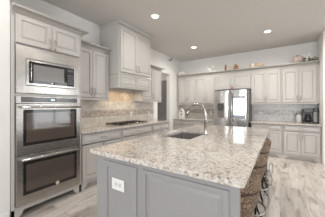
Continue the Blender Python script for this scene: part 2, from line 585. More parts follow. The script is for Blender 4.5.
BB = [(0, 0), (.015, 0), (.015, .105), (.010, .118), (.006, .128), (0, .13)]
bb = MB().sweep([(XT, .745), (XT, -4.48)][::-1], BB); struct('baseboard_left', bb, TRIM)
bb = MB().sweep([(XR + .14, YB), (XR + .14, 5.30), (XR + .004, 5.30)][::-1], [(-o, z) for o, z in BB])
struct('baseboard_right', MB().box(XR + .002, XR + .155, 5.285, 5.30, 0, .13), TRIM, .003)

# hallway behind the doorway with a painted grey door at its end
hall = MB().box(-4.5, XL - .13, 5.70, 5.80, 0, ZC); struct('wall_hall_end', hall, WALL)
struct('wall_hall_side', MB().box(-4.55, -4.45, .8, 5.70, 0, ZC), WALL)
d1 = MB().box(-4.06, -3.30, 5.655, 5.695, .01, 2.29)
d1 = struct('door_1', d1, DOORP)
for (z0, z1) in ((.25, .95), (1.08, 2.14)):
    for (a, b) in ((-3.98, -3.72), (-3.64, -3.38)):
        raised(MB(), a, b, z0, z1, 5.656, .02, .008).build('door_panel', DOORP, d1)
MB().lathe([(.0, -.06), (.028, -.05), (.03, -.035), (.012, -.02), (.012, 0)], (-3.40, 5.655, .98), 14, 'y').build('door_knob', NICKEL, d1)
tr = MB().box(-4.16, -4.06, 5.66, 5.70, 0, 2.38); tr.box(-3.30, -3.275, 5.66, 5.70, 0, 2.38); tr.box(-4.06, -3.30, 5.66, 5.70, 2.29, 2.38)
struct('trim_1', tr, TRIM, .003)

# ------------------------------------------------------------------ oven tower (front plane XT, y .76 .. 1.63)
TW = thing('oven_tower', 'tall greige cabinet surround built around the microwave and double wall oven', 'cabinet', (XT, .76, 0), LEFT)
w = .87; D = .54
mb = MB()
mb.box(0, .036, 0, D, 0, 2.44); mb.box(w - .036, w, 0, D, 0, 2.44); mb.box(.036, w - .036, 0, D, 2.06, 2.072); mb.box(.036, w - .036, 0, D, 2.412, 2.44); mb.box(.036, w - .036, .05, D, 2.072, 2.412); mb.box(.036, w - .036, D - .02, D, 0, 2.06)
mb.box(.036, w - .036, 0, D, .115, .135); mb.box(.036, w - .036, 0, D, 1.452, 1.482)
mb.build('body', PAINT, TW, .002)
door(TW, .040, w / 2 - .003, 2.076, 2.408, w / 2 - .030, 2.145)
door(TW, w / 2 + .003, w - .040, 2.076, 2.408, w / 2 + .034, 2.145)
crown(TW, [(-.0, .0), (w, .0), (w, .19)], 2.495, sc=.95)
valance(TW, 0, w, .115, .05)

# microwave with trim kit z 1.485 .. 2.05
t = thing('built_in_microwave', 'stainless built-in microwave with wide steel trim frame above the wall oven', 'microwave', (XT, .76, 0), LEFT)
x0, x1, z0, z1 = .040, .830, 1.486, 2.054
ix0, ix1, iz0, iz1 = .135, .765, 1.580, 1.908
mb = MB()
mb.box(x0, ix0, -.018, .0, z0, z1); mb.box(ix1, x1, -.018, .0, z0, z1); mb.box(ix0, ix1, -.018, .0, z0, iz0); mb.box(ix0, ix1, -.018, 0, iz1, z1)
mb.build('trim_frame', STEEL, t, .003)
mb = MB().box(ix0 + .006, ix1 - .006, -.026, .38, iz0 + .006, iz1 - .006); mb.build('body', STEEL2, t, .003)
a0, a1, b0, b1 = ix0 + .035, ix1 - .03, iz0 + .03, iz1 - .03
MB().box(a0, a1, -.032, -.026, b0, b1).build('door', BLACKGL, t, .002)
MB().box(a0 + .045, a1 - .145, -.0335, -.032, b0 + .04, b1 - .035).build('window', mat('mesh_glass', (.26, .255, .25), .12), t)
cp = MB().box(a1 - .105, a1 - .01, -.0335, -.032, b0 + .012, b1 - .012).build('control_panel', BLACKPL, t)
mb = MB().box(a1 - .095, a1 - .02, -.035, -.0335, b1 - .055, b1 - .03); mb.build('display', mat('dim_display', (.16, .17, .18), .2), cp)
kb = MB()
for i in range(4):
    for j in range(3): kb.box(a1 - .09 + j * .026, a1 - .073 + j * .026, -.0345, -.0335, b0 + .035 + i * .036, b0 + .055 + i * .036)
kb.build('button', mat('grey_key', (.16, .16, .16), .4), cp)
MB().lathe([(.0, -.038), (.014, -.037), (.015, -.033), (.015, -.032)], (.43, 0, iz0 + .045), 16, 'y').build('badge', CHROME, t)
# slim open handle strip of polished steel along the door's left edge
MB().tube([(a0 + .018, -.034, b0 + .02), (a0 + .018, -.045, b0 + .035), (a0 + .018, -.045, b1 - .035), (a0 + .018, -.034, b1 - .02)], .006).build('handle', CHROME, t)

# double wall oven z .135 .. 1.452
t = thing('double_wall_oven', 'stainless double wall oven with two dark glass doors and bar handles', 'oven', (XT, .76, 0), LEFT)
MB().box(x0 + .01, x1 - .01, .0, .5, .138, 1.45).build('body', DGREY, t)
cpn = MB().box(x0, x1, -.022, 0, 1.362, 1.450).build('control_panel', STEEL, t, .003)
MB().box(x0 + .05, x1 - .04, -.0245, -.022, 1.375, 1.440).build('panel_glass', mat('smoky_glass', (.13, .13, .13), .12), cpn)
dd = MB().box(.385, .50, -.0255, -.0245, 1.385, 1.432).build('display', BLACKGL, cpn)
MB().box(.42, .468, -.0262, -.0255, 1.400, 1.418).build('clock_digits', CLOCK, cpn)


def oven_door(z0, z1, wz0, wz1, hz, badge=False):
    fx0, fx1 = .105, .775
    mb = MB()
    mb.box(x0, fx0, -.034, -.001, z0, z1); mb.box(fx1, x1, -.034, -.001, z0, z1)
    mb.box(fx0, fx1, -.034, -.001, z0, wz0); mb.box(fx0, fx1, -.034, -.001, wz1, z1)
    d = mb.build('oven_door', STEEL, t, .002)
    MB().box(fx0, fx1, -.031, -.004, wz0, wz1).build('glass', BLACKGL, d)
    MB().box(fx0 + .034, fx1 - .034, -.0325, -.031, wz0 + .038, wz1 - .038).build('window', OVENGL, d)
    h = MB()
    h.tube([(x0 + .035, -.084, hz), (x1 - .025, -.084, hz)], .017, 12)
    for xx in (x0 + .075, x1 - .065): h.tube([(xx, -.034, hz), (xx, -.08, hz)], .009, 8)
    h.build('handle', STEEL2, d)
    if badge: MB().lathe([(.0, -.040), (.022, -.039), (.025, -.035), (.025, -.034)], (.50, 0, wz0 + .02), 20, 'y').build('badge', mat('pale_badge', (.75, .72, .68), .3, .6), d)
    return d


oven_door(.745, 1.355, .85, 1.285, 1.318)
oven_door(.145, .738, .262, .662, .70, True)

# ------------------------------------------------------------------ left wall: upper cabinets
UX = -2.854


def upper_cab(label, y0, y1, z0, z1, front, rot, base, depth, doors=2, group=None, hz=None, door_top=None, rail=True):
    """base: world (x or y) offset of the front; builds an upper cabinet spanning y0..y1 along the wall"""
    loc = (front, y0, 0) if rot else (y0, front, 0)
    t = thing('upper_cabinet', label, 'cabinet', loc, LEFT if rot else 0, group)
    w = y1 - y0
    carcass(t, w, depth, z0, z1, (door_top or z1 - .10) + .004, z0 + .026)
    if rail: MB().box(.001, w - .001, -.012, .012, z0 - .022, z0).build('light_rail', PAINT, t, .002)
    dw = (w - .034) / doors
    dt = door_top or z1 - .10
    for i in range(doors):
        a = .017 + i * dw + .003; b = .017 + (i + 1) * dw - .003
        left = (i % 2 == 0)
        hx = b - .028 if left else a + .028
        if doors == 1: hx = b - .03
        door(t, a, b, z0 + .03, dt, hx, (hz or z0 + .13))
    return t, w


t, w_ = upper_cab('greige two-door wall cabinet between the oven tower and the hood cabinet', 1.632, 2.398, 1.46, 2.40, UX, True, 0, .28, door_top=2.335)
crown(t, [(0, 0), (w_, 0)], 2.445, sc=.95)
t, w_ = upper_cab('greige wall cabinet right of the hood cabinet beside the doorway', 3.412, 4.27, 1.46, 2.36, UX, True, 0, .28, door_top=2.295)
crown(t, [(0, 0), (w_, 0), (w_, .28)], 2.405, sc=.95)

# hood cabinet: up to the ceiling, y 2.402 .. 3.408
t = thing('range_hood_cabinet', 'greige hood cabinet rising to the ceiling above the cooktop', 'range hood', (XT, 2.402, 0), LEFT)
w = 1.004; D = .55
carcass(t, w, D, 1.96, 2.90, 2.865, 1.995, .026)
MB().box(0, w, .02, D, 2.90, 2.996).build('top_board', PAINT, t)
door(t, .03, w / 2 - .003, 2.00, 2.86, w / 2 - .035, 2.11)
door(t, w / 2 + .003, w - .03, 2.00, 2.86, w / 2 + .04, 2.11)
crown(t, [(0, D), (0, 0), (w, 0), (w, D)], 2.996, sc=.62, m=PAINT)
hb = MB(); hb.box(0, .03, 0, D, 1.69, 1.955); hb.box(w - .03, w, 0, D, 1.69, 1.955); hb.box(.03, w - .03, 0, .03, 1.69, 1.955); hb.box(.03, w - .03, .03, D, 1.90, 1.955); hb.box(.03, w - .03, D - .02, D, 1.69, 1.90)
hb = hb.build('hood_box', PAINT, t, .002)
raised(MB(), .04, w / 2 - .006, 1.72, 1.925, .0, .035, .014).build('hood_panel', PAINT, hb)
raised(MB(), w / 2 + .006, w - .04, 1.72, 1.925, .0, .035, .014).build('hood_panel', PAINT, hb)
MB().sweep([(0, .26), (0, 0), (w, 0), (w, .26)], [(0, 1.945), (.012, 1.95), (.018, 1.962), (.012, 1.974), (0, 1.978)]).build('mid_molding', PAINT, t)
MB().sweep([(0, .26), (0, 0), (w, 0), (w, .26)], [(0, 1.682), (.014, 1.682), (.014, 1.697), (0, 1.704)]).build('bottom_molding', PAINT, t)
ln = MB().box(.035, w - .035, .035, D - .01, 1.79, 1.81).build('hood_liner', STEEL, t, .002)
for xx in (.3, .7):
    MB().lathe([(.0, 1.782), (.03, 1.784), (.032, 1.79)], (xx, .24, 0), 16).build('bulb', HOODLED, ln)
    sp = bpy.data.lights.new('hood_lamp', 'SPOT'); sp.energy = 9; sp.color = (1, .78, .55); sp.spot_size = R(150); sp.spot_blend = .8; sp.shadow_soft_size = .04
    so = bpy.data.objects.new('hood_lamp', sp); COL.objects.link(so); so.parent = t; so.location = (xx, .30, 1.76)

# ------------------------------------------------------------------ left wall: base cabinets, counter, splash
BXF = -2.60
runs = [(1.634, 2.490, 'greige base cabinet between the oven tower and the cooktop cabinet', 2),
        (2.492, 3.490, 'greige base cabinet directly under the gas cooktop', 2),
        (3.492, 4.275, 'greige base cabinet at the doorway end of the left run', 2)]
for y0, y1, lab, nd in runs:
    t = thing('base_cabinet', lab, 'cabinet', (BXF, y0, 0), LEFT)
    w = y1 - y0
    carcass(t, w, .53, .115, .888, .872, .141)
    drawer(t, .02, w - .02, .722, .866)
    c = w / 2
    door(t, .02, c - .003, .145, .70, c - .035, .625)
    door(t, c + .003, w - .02, .145, .70, c + .035, .625)
    valance(t, 0, w, .113, .045)
    MB().box(.01, w - .01, .055, .075, 0, .113).build('toe_board', PAINT, t)


def slab(name, label, x0, x1, y0, y1, z0, z1, hole=None, m=GRANITE, bev=.006, cham=0):
    mb = MB()
    if hole is None and not cham:
        mb.box(x0, x1, y0, y1, z0, z1)
    else:
        c = cham
        out = [(x0 + c, y0), (x1 - c, y0), (x1, y0 + c), (x1, y1 - c), (x1 - c, y1), (x0 + c, y1), (x0, y1 - c), (x0, y0 + c)]
        if hole:
            hx0, hx1, hy0, hy1 = hole
            q = [(hx0, hy0), (hx1, hy0), (hx1, hy1), (hx0, hy1)]
            inn = [q[0], q[1], q[1], q[2], q[2], q[3], q[3], q[0]]
        n = 8
        vs = [(x, y, z0) for x, y in out] + [(x, y, z1) for x, y in out]
        fs = [(i, (i + 1) % n, (i + 1) % n + n, i + n) for i in range(n)]
        if hole:
            vs += [(x, y, z0) for x, y in q] + [(x, y, z1) for x, y in q]
            ib = 2 * n; it = ib + 4
            mp = [0, 1, 1, 2, 2, 3, 3, 0]
            for i in range(n):
                j = (i + 1) % n; a, b = mp[i], mp[j]
                if a == b:
                    fs.append((i + n, j + n, it + a)); fs.append((i, ib + a, j))
                else:
                    fs.append((i + n, j + n, it + b, it + a)); fs.append((i, ib + a, ib + b, j))
            for k in range(4): fs.append((ib + k, it + k, it + (k + 1) % 4, ib + (k + 1) % 4))
        else:
            fs += [tuple(range(n)), tuple(range(n, 2 * n))]
        mb.add(vs, fs)
    o = mb.build(name, m, None, bev)
    tag(o, label, 'countertop')
    return o


slab('countertop', 'cream speckled granite countertop along the left wall holding the gas cooktop', XL + .002, -2.565, 1.634, 4.285, .890, .925)
# splash on the left wall (local x = world y, local z = world z)
t = thing('tile_backsplash', 'warm beige stone tile backsplash behind the gas cooktop', 'backsplash', (XL + .014, 1.634, 0), LEFT)
L = 4.285 - 1.634
mb = MB(); mb.box(0, L, 0, .012, .926, 1.105); mb.box(0, L, 0, .012, 1.245, 1.434)
mb.box(.77, .84, 0, .012, 1.434, 1.678); mb.box(1.70, 1.775, 0, .012, 1.434, 1.678)
mb.build('field_tile', TILEW, t)
MB().box(0, L, -.002, .012, 1.105, 1.245).build('mosaic_band', MOSW, t)
MB().box(.84, 1.70, -.002, .012, 1.434, 1.678).build('diamond_tile', TILED, t)


def outlet(label, loc, rz, m=WHITEPL, wide=.075, h=.118, decora=2, group=None, cat='outlet', name='wall_outlet'):
    t = thing(name, label, cat, loc, rz, group)
    MB().box(-wide / 2, wide / 2, -.006, 0, -h / 2, h / 2).build('cover_plate', m, t, .003)
    for k in range(decora):
        q = (k - (decora - 1) / 2) * .046
        cx, cz = (q, 0) if wide > h else (0, q)
        MB().box(cx - .016, cx + .016, -.008, -.006, cz - .015, cz + .015).build('socket', mat('socket_white', (.62, .62, .60), .4), t, .002)
    return t


outlet('white outlet cover on the left backsplash directly behind the cooktop', (XL + .0, 3.331, 1.13), LEFT).location.x = XL + .0118 - .0
outlet('white outlet cover on the left backsplash near the doorway', (XL + .0118, 4.049, 1.12), LEFT)

# gas cooktop y 2.47 .. 3.38
t = thing('gas_cooktop', 'stainless gas cooktop with black cast iron grates on the left counter', 'cooktop', (-2.66, 2.53, .925), LEFT)
cw, cd = .92, .462
MB().box(0, cw, .02, cd, 0, .012).build('tray', STEEL, t, .004)
for (bx_, by_, r_) in ((.16, .15, .04), (.16, .36, .032), (.46, .24, .052), (.76, .15, .032), (.76, .36, .04)):
    b = MB().lathe([(r_ + .012, .012), (r_ + .012, .018), (r_, .020), (r_, .028), (r_ * .8, .032), (0, .033)], (bx_, by_, 0), 20).build('burner', IRON, t)
for gx in (0, 1, 2):
    a = .02 + gx * .297; b = a + .286
    g = MB()
    for (px, py, qx, qy) in ((a, .05, b, .05), (a, .45, b, .45), (a, .05, a, .45), (b, .05, b, .45), (a, .25, b, .25), ((a + b) / 2, .05, (a + b) / 2, .45)):
        g.tube([(px, py, .036), (qx, qy, .036)], .0065, 6)
    for px in (a, b):
        for py in (.05, .45): g.tube([(px, py, .012), (px, py, .036)], .007, 6)
    for k in range(4):
        ang = PI / 4 + k * PI / 2; cx, cy = (a + b) / 2, .25
        g.tube([(cx + .04 * math.cos(ang), cy + .06 * math.sin(ang), .040), (cx + .13 * math.cos(ang), cy + .18 * math.sin(ang), .040)], .006, 6)
    g.build('grate', IRON, t)
for k in range(5):
    MB().lathe([(.018, .012), (.018, .030), (.014, .034), (0, .034)], (.26 + k * .10, .033, 0), 14).build('knob', STEEL2, t)

# ------------------------------------------------------------------ back wall: upper cabinets
UY = 5.734
ZB = 1.40
x0, x1 = -3.085, -1.80
bl = [(-3.085, -2.386, 'greige back-wall upper cabinet in the left corner, under the white lantern'),
      (-2.384, -1.752, 'greige back-wall upper cabinet left of the refrigerator, under the winged figurine')]
for a, b, lab in bl:
    upper_cab(lab, a, b, ZB, 2.38, UY, False, 0, .32, door_top=2.27)
br_ = [(-.704, .028, 'greige back-wall upper cabinet right of the refrigerator'),
       (.030, .760, 'greige back-wall upper cabinet above the coffee maker, at the right wall')]
for a, b, lab in br_:
    upper_cab(lab, a, b, ZB, 2.38, UY, False, 0, .32, door_top=2.27)
t = thing('upper_cabinet', 'short greige cabinet with two doors over the refrigerator', 'cabinet', (-1.750, UY, 0), 0)
w = 1.044
carcass(t, w, .32, 1.83, 2.38, 2.275, 1.846)
door(t, .02, w / 2 - .003, 1.85, 2.27, w / 2 - .03, 1.92); door(t, w / 2 + .003, w - .02, 1.85, 2.27, w / 2 + .03, 1.92)
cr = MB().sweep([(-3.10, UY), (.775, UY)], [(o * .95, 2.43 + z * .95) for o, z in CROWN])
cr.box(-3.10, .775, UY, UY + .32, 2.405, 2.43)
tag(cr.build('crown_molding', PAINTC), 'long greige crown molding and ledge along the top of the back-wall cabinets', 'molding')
# filler at the right end
tag(MB().box(.762, .797, UY + .004, YB - .002, ZB - .02, 2.38).build('filler_panel', PAINT, None, .002), 'narrow filler strip between the right-most upper cabinet and the wall', 'panel')

# back wall: base cabinets
BYF = 5.475
for a, b, lab in ((-.672, .052, 'greige base cabinet on the back wall right beside the refrigerator'), (.054, .792, 'greige base cabinet under the coffee maker, at the right wall')):
    t = thing('base_cabinet', lab, 'cabinet', (a, BYF, 0), 0)
    w = b - a
    carcass(t, w, .58, .115, .862, .850, .141)
    drawer(t, .02, w - .02, .712, .846)
    c = w / 2
    door(t, .02, c - .003, .145, .695, c - .035, .60); door(t, c + .003, w - .02, .145, .695, c + .035, .60)
    valance(t, 0, w, .113, .05)
    MB().box(.01, w - .01, .055, .075, 0, .113).build('toe_board', PAINT, t)
for a, b, lab in ((-3.130, -2.412, 'greige three-drawer base cabinet in the back left corner'), (-2.410, -1.660, 'greige three-drawer base cabinet left of the refrigerator')):
    t = thing('drawer_cabinet', lab, 'cabinet', (a, BYF, 0), 0)
    w = b - a
    carcass(t, w, .58, .115, .862, .850, .141)
    for z0, z1 in ((.71, .846), (.43, .695), (.145, .41)): drawer(t, .02, w - .02, z0, z1)
    valance(t, 0, w, .113, .05)
    MB().box(.01, w - .01, .055, .075, 0, .113).build('toe_board', PAINT, t)
slab('countertop', 'cream speckled granite countertop on the back wall right of the refrigerator', -.690, XR - .002, 5.43, YB - .014, .864, .900)
slab('countertop', 'cream speckled granite countertop on the back wall left of the refrigerator', XL + .002, -1.656, 5.43, YB - .014, .864, .900)

for (a, b, lab, fm, mm) in ((-.664, XR - .002, 'pale grey stone tile backsplash right of the refrigerator', TILEC, MOSC), (XL + .002, -1.656, 'grey beige stone tile backsplash left of the refrigerator', TILEW, MOSW)):
    t = thing('tile_backsplash', lab, 'backsplash', (a, YB - .013, 0), 0)
    L = b - a
    mb = MB(); mb.box(0, L, 0, .012, .901, 1.075); mb.box(0, L, 0, .012, 1.215, ZB - .024); mb.build('field_tile', fm, t)
    MB().box(0, L, -.002, .012, 1.075, 1.215).build('mosaic_band', mm, t)
outlet('white outlet cover on the back wall just right of the refrigerator', (-.487, YB - .0152, 1.10), 0, wide=.095)
outlet('white outlet cover on the back wall just left of the refrigerator', (-1.98, YB - .0152, 1.09), 0)

# ------------------------------------------------------------------ refrigerator
t = thing('refrigerator', 'stainless french-door refrigerator with a bright screen in its right door', 'refrigerator', (-1.632, 5.25, 0), 0)
w = .924; c = w / 2
MB().box(.004, w - .004, .075, .80, .03, 1.765).build('body', DGREY, t, .004)


def fdoor(a, b, z0, z1, hole=None):
    mb = MB(); n = 10

    def yy(x):                       # gently bowed door front
        u = (x - a) / (b - a) * 2 - 1
        return .0 - .014 * (1 - u * u) + (.012 if abs(u) > .97 else 0)
    xs = [a + (b - a) * i / n for i in range(n + 1)]
    pts = [(x, yy(x)) for x in xs] + [(b, .07), (a, .07)]
    m = len(pts)
    vs = [(x, y, z0) for x, y in pts] + [(x, y, z1) for x, y in pts]
    fs = [(i, (i + 1) % m, (i + 1) % m + m, i + m) for i in range(m)] + [tuple(range(m)), tuple(range(m, 2 * m))]
    mb.add(vs, fs)
    return mb


ld = fdoor(.002, c - .004, .70, 1.775).build('door', STEEL2, t, .003)
rd = fdoor(c + .004, w - .002, .70, 1.775).build('door', STEEL2, t, .003)
fz1 = fdoor(.002, w - .002, .40, .69).build('freezer_drawer', STEEL2, t, .003)
fz2 = fdoor(.002, w - .002, .06, .39).build('freezer_drawer', STEEL2, t, .003)
for z, p in ((.64, fz1), (.34, fz2)):
    MB().tube([(.08, -.01, z), (.10, -.055, z), (w - .10, -.055, z), (w - .08, -.01, z)], .011).build('handle', STEEL2, p)
for x, p in ((c - .045, ld), (c + .045, rd)):
    MB().tube([(x, -.008, .80), (x, -.055, .84), (x, -.062, 1.25), (x, -.055, 1.66), (x, -.008, 1.70)], .012, 10).build('handle', STEEL2, p)
# dispenser
dp = MB(); dp.box(.10, .30, -.018, -.006, .98, 1.42); dp.build('dispenser_frame', mat('grey_dispenser', (.32, .30, .28), .3, .6), ld, .003)
MB().box(.115, .285, -.020, -.017, 1.24, 1.40).build('dispenser_panel', BLACKGL, ld)
MB().box(.118, .282, -.0195, -.0175, 1.00, 1.235).build('dispenser_recess', mat('recess_grey', (.20, .185, .17), .35, .5), ld)
dn = MB(); dn.tube([(.17, -.02, 1.235), (.17, -.045, 1.215), (.17, -.045, 1.19)], .009); dn.tube([(.23, -.02, 1.235), (.23, -.045, 1.215), (.23, -.045, 1.19)], .009); dn.box(.13, .27, -.05, -.018, 1.225, 1.25)
dn.build('dispenser_spout', BLACKPL, ld)
# screen
MB().box(.535, .845, -.024, -.010, .985, 1.600).build('screen_frame', mat('screen_bezel', (.35, .36, .38), .2, .3), rd, .004)
MB().box(.552, .828, -.0255, -.024, 1.075, 1.545).build('screen', SCREEN, rd)
MB().box(.552, .828, -.0255, -.024, 1.000, 1.068).build('screen_menu_bar', SCREENB, rd)
MB().box(.775, .835, -.0255, -.024, 1.565, 1.590).build('badge', BLACKPL, rd)
MB().box(.02, .14, .0, .10, 1.765, 1.795).build('hinge_cover', DGREY, t, .004)
MB().box(w - .14, w - .02, .0, .10, 1.765, 1.795).build('hinge_cover', DGREY, t, .004)
for x in (.08, w - .08): MB().lathe([(.025, 0), (.025, .03)], (x, .3, 0), 12).build('foot', BLACKPL, t)

# ------------------------------------------------------------------ island
IX0, IX1, IY0, IY1 = -1.505, -.158, 1.028, 3.742
sk = (-1.365, -.915, 1.995, 2.70)
slab('island_countertop', 'large polished cream granite island top with dark speckles and a sink cut-out', IX0, IX1, IY0, IY1, .888, .925, hole=sk, bev=.004, cham=.018)
t = thing('kitchen_island', 'grey painted island base with raised end panels under the granite top', 'island', (-1.425, 1.058, 0), 0)
iw = 1.238; il = 2.64
mb = MB()
mb.box(0, iw, .0, .03, 0, .885)                     # end panel facing the camera
mb.box(0, iw, il - .03, il, 0, .885)
mb.box(0, .02, .03, il - .03, 0, .885); mb.box(.62, .64, .03, il - .03, 0, .885)
mb.build('body', ISLE, t, .002)
raised(MB(), .105, .495, .14, .850, .0, .05, .012).build('end_panel', ISLE, t)
raised(MB(), .555, 1.185, .14, .850, .0, .03, .012).build('end_panel', ISLE, t)
MB().box(-.012, iw + .012, -.012, .0, 0, .11).build('base_molding', ISLE, t, .004)
# doors on the side towards the oven wall
for k in range(4):
    a = .06 + k * .65
    dm = raised(MB(), a, a + .60, .14, .84, 0)
    o = dm.build('door', ISLE, t); o.rotation_euler = (0, 0, -PI / 2); o.location = (0, il, 0)
    pull(o, a + .54, .72)
for y in (.95, 1.75):                                 # brackets carrying the overhang
    MB().prism([(.64, .885), (.64, .60), (.67, .60), (.90, .84), (.90, .885)], y, y + .04).build('bracket', ISLE, t, .002)

outlet('white outlet cover on the grey end panel of the island', (-1.126, 1.044, .676), 0, wide=.145, h=.095)

# sink
t = thing('undermount_sink', 'dark undermount sink basin in the granite island', 'sink', (sk[0], sk[2], 0), 0)
sw, sl_ = sk[1] - sk[0], sk[3] - sk[2]
mb = MB(); th = .012; zb, zt = .69, .887
def rrect(x0, x1, y0, y1, r, n=5):
    pts = []
    for cx, cy, a0 in ((x1 - r, y1 - r, 0), (x0 + r, y1 - r, 90), (x0 + r, y0 + r, 180), (x1 - r, y0 + r, 270)):
        for i in range(n + 1):
            a = R(a0 + 90 * i / n); pts.append((cx + r * math.cos(a), cy + r * math.sin(a)))
    return pts
rings = []
for (ins, z, r) in ((-.02, zt, .03), (-.001, zt, .03), (.0, zt - .01, .035), (.006, zb + .03, .045), (.03, zb + .003, .06), (.15, zb, .06)):
    rings.append([(x, y, z) for x, y in rrect(ins, sw - ins, ins, sl_ - ins, r)])
for (ins, z, r) in ((.15, zb - .012, .06), (.02, zb - .010, .06), (-.012, zb + .03, .05), (-.012, zt - .012, .04), (-.02, zt - .012, .03)):
    rings.append([(x, y, z) for x, y in rrect(ins, sw - ins, ins, sl_ - ins, r)])
n = len(rings[0]); vs = [p for r in rings for p in r]
fs = [(i * n + k, i * n + (k + 1) % n, (i + 1) * n + (k + 1) % n, (i + 1) * n + k) for i in range(len(rings) - 1) for k in range(n)]
fs += [tuple((len(rings) - 1) * n + k if False else k for k in range(n))] if False else []
mb.add(vs, fs, True)
mb.add([(x, y, zb) for x, y in rrect(.15, sw - .15, .15, sl_ - .15, .06)], [tuple(range(n))])
mb.build('basin', SINKM, t)
MB().lathe([(.045, zb + .001), (.045, zb + .004), (.035, zb + .004), (.03, zb + .001), (0, zb + .001)], (sw / 2, sl_ / 2, 0), 20).build('drain', CHROME, t)

# faucet at (-.86, 2.41), spout towards -x
t = thing('kitchen_faucet', 'tall nickel gooseneck pull-down faucet beside the island sink', 'faucet', (-.862, 2.41, .925), 0)
MB().lathe([(.030, 0), (.030, .006), (.026, .012), (.023, .03), (.023, .17), (.026, .175), (.026, .205), (.018, .215), (.0135, .22)], (0, 0, 0), 20).build('base', CHROME, t)
pts = [(0, 0, .16), (0, 0, .20)]
for i in range(17):
    a = R(150) * i / 16
    c_ = math.cos(a); pts.append((-.135 + .135 * math.copysign(abs(c_) ** .75, c_), 0, .235 + .195 * abs(math.sin(a)) ** .8))
MB().tube(pts, .0145, 14).build('gooseneck', CHROME, t)
e = pts[-1]
hd = MB(); d = Vector((pts[-1][0] - pts[-2][0], 0, pts[-1][2] - pts[-2][2])).normalized()
p0 = Vector(e); hd.tube([p0, p0 + d * .02, p0 + d * .05, p0 + d * .085], [.0135, .016, .018, .020], 14); hd.build('spray_head', CHROME, t)
MB().tube([(0, -.020, .17), (.01, -.045, .18), (.015, -.055, .22), (.012, -.055, .265)], [.010, .008, .007, .006], 10).build('lever', CHROME, t)
t = thing('soap_dispenser', 'small nickel button cap on the island top beyond the faucet', 'soap dispenser', (-.944, 3.03, .925), 0)
MB().lathe([(.020, 0), (.020, .004), (.013, .008), (.013, .03), (.008, .034)], (0, 0, 0), 16).build('base', NICKEL, t)
MB().tube([(0, 0, .03), (0, 0, .052), (-.03, 0, .056)], .006).build('spout', NICKEL, t)

# ------------------------------------------------------------------ wicker stools
def make_stool():
    t = thing('counter_stool', '', 'stool', (0, 0, 0), 0, 'seagrass stools tucked along the island')
    # lower barrel
    MB().lathe([(.118, .42), (.130, .425), (.160, .50), (.190, .59), (.205, .665), (.205, .682), (.10, .683)], (0, 0, 0), 32).build('seat_barrel', WICKER, t)
    MB().lathe([(.19, .676), (.208, .680), (.208, .692), (.19, .696)], (0, 0, 0), 32).build('seam_band', mat('dark_cord', (.07, .04, .025), .6), t)
    # rounded wrap-around back: open towards -x
    mb = MB(); n = 30; A = R(118)
    prof_o = [(.205, .692), (.215, .708), (.213, .735), (.194, .762), (.158, .788), (.105, .802)]
    prof_i = [(.098, .792), (.135, .776), (.163, .752), (.180, .73), (.178, .71), (.172, .692)]
    prof = prof_o + prof_i; m = len(prof); vs = []
    for i in range(n + 1):
        a = -A + 2 * A * i / n; k = max(0, (abs(a) / A - .55) / .45); dz = 1 - .55 * k * k
        for r, z in prof: vs.append((r * math.cos(a), r * math.sin(a), .692 + (z - .692) * dz))
    fs = [(i * m + j, i * m + (j + 1) % m, (i + 1) * m + (j + 1) % m, (i + 1) * m + j) for i in range(n) for j in range(m)]
    fs += [tuple(range(m)), tuple(n * m + j for j in range(m))]
    mb.add(vs, fs, True); mb.build('backrest', WICKER, t)
    MB().lathe([(.166, .684), (.170, .70), (.163, .72), (.12, .73), (0, .732)], (0, 0, 0), 28).build('cushion', mat('linen_cushion', (.50, .42, .33), .8, bump=.2, vs=150), t)
    MB().lathe([(.11, .375), (.11, .42), (.0, .42)], (0, 0, 0), 20).build('swivel_plate', DARKMET, t)
    for k in range(4):
        a = PI / 4 + k * PI / 2
        P = [(.085, .385), (.125, .36), (.165, .30), (.155, .22), (.150, .16), (.175, .09), (.215, .02), (.235, .008)]
        MB().tube([(r * math.cos(a), r * math.sin(a), z) for r, z in P], .012, 8).build('leg', DARKMET, t)
    # pale metal scrolls between the legs
    for k in range(4):
        a0 = k * PI / 2
        pts = []
        for i in range(19):
            th = R(-70 + 320 * i / 18); rr = .085 - .0022 * i
            u, z = rr * math.cos(th), .30 + rr * math.sin(th) * 1.15
            r = .215 - .02 * (i / 18)
            pts.append((r * math.cos(a0) - u * .55 * math.sin(a0) + u * .35 * math.cos(a0), r * math.sin(a0) + u * .55 * math.cos(a0) + u * .35 * math.sin(a0), z))
        MB().tube(pts, .007, 8).build('scroll', mat('pale_scroll_metal', (.46, .44, .42), .3, .9), t)
    pts = [(.205 * math.cos(2 * PI * i / 28), .205 * math.sin(2 * PI * i / 28), .19) for i in range(29)]
    MB().tube(pts, .009, 8).build('foot_ring', mat('pale_scroll_metal', (.46, .44, .42), .3, .9), t)
    return t


st = make_stool()
labs = ['braided seagrass barrel stool nearest the camera at the island corner',
        'braided seagrass barrel stool second from the camera along the island',
        'braided seagrass barrel stool third from the camera along the island',
        'braided seagrass barrel stool farthest from the camera, nearest the back cabinets']
for i, y in enumerate((1.56, 2.25, 2.93, 3.50)):
    o = st if i == 0 else copy_tree(st)
    o.location = (-.335, y, 0); o['label'] = labs[i]; o.rotation_euler.z = R((0, 3, -4, 2)[i])

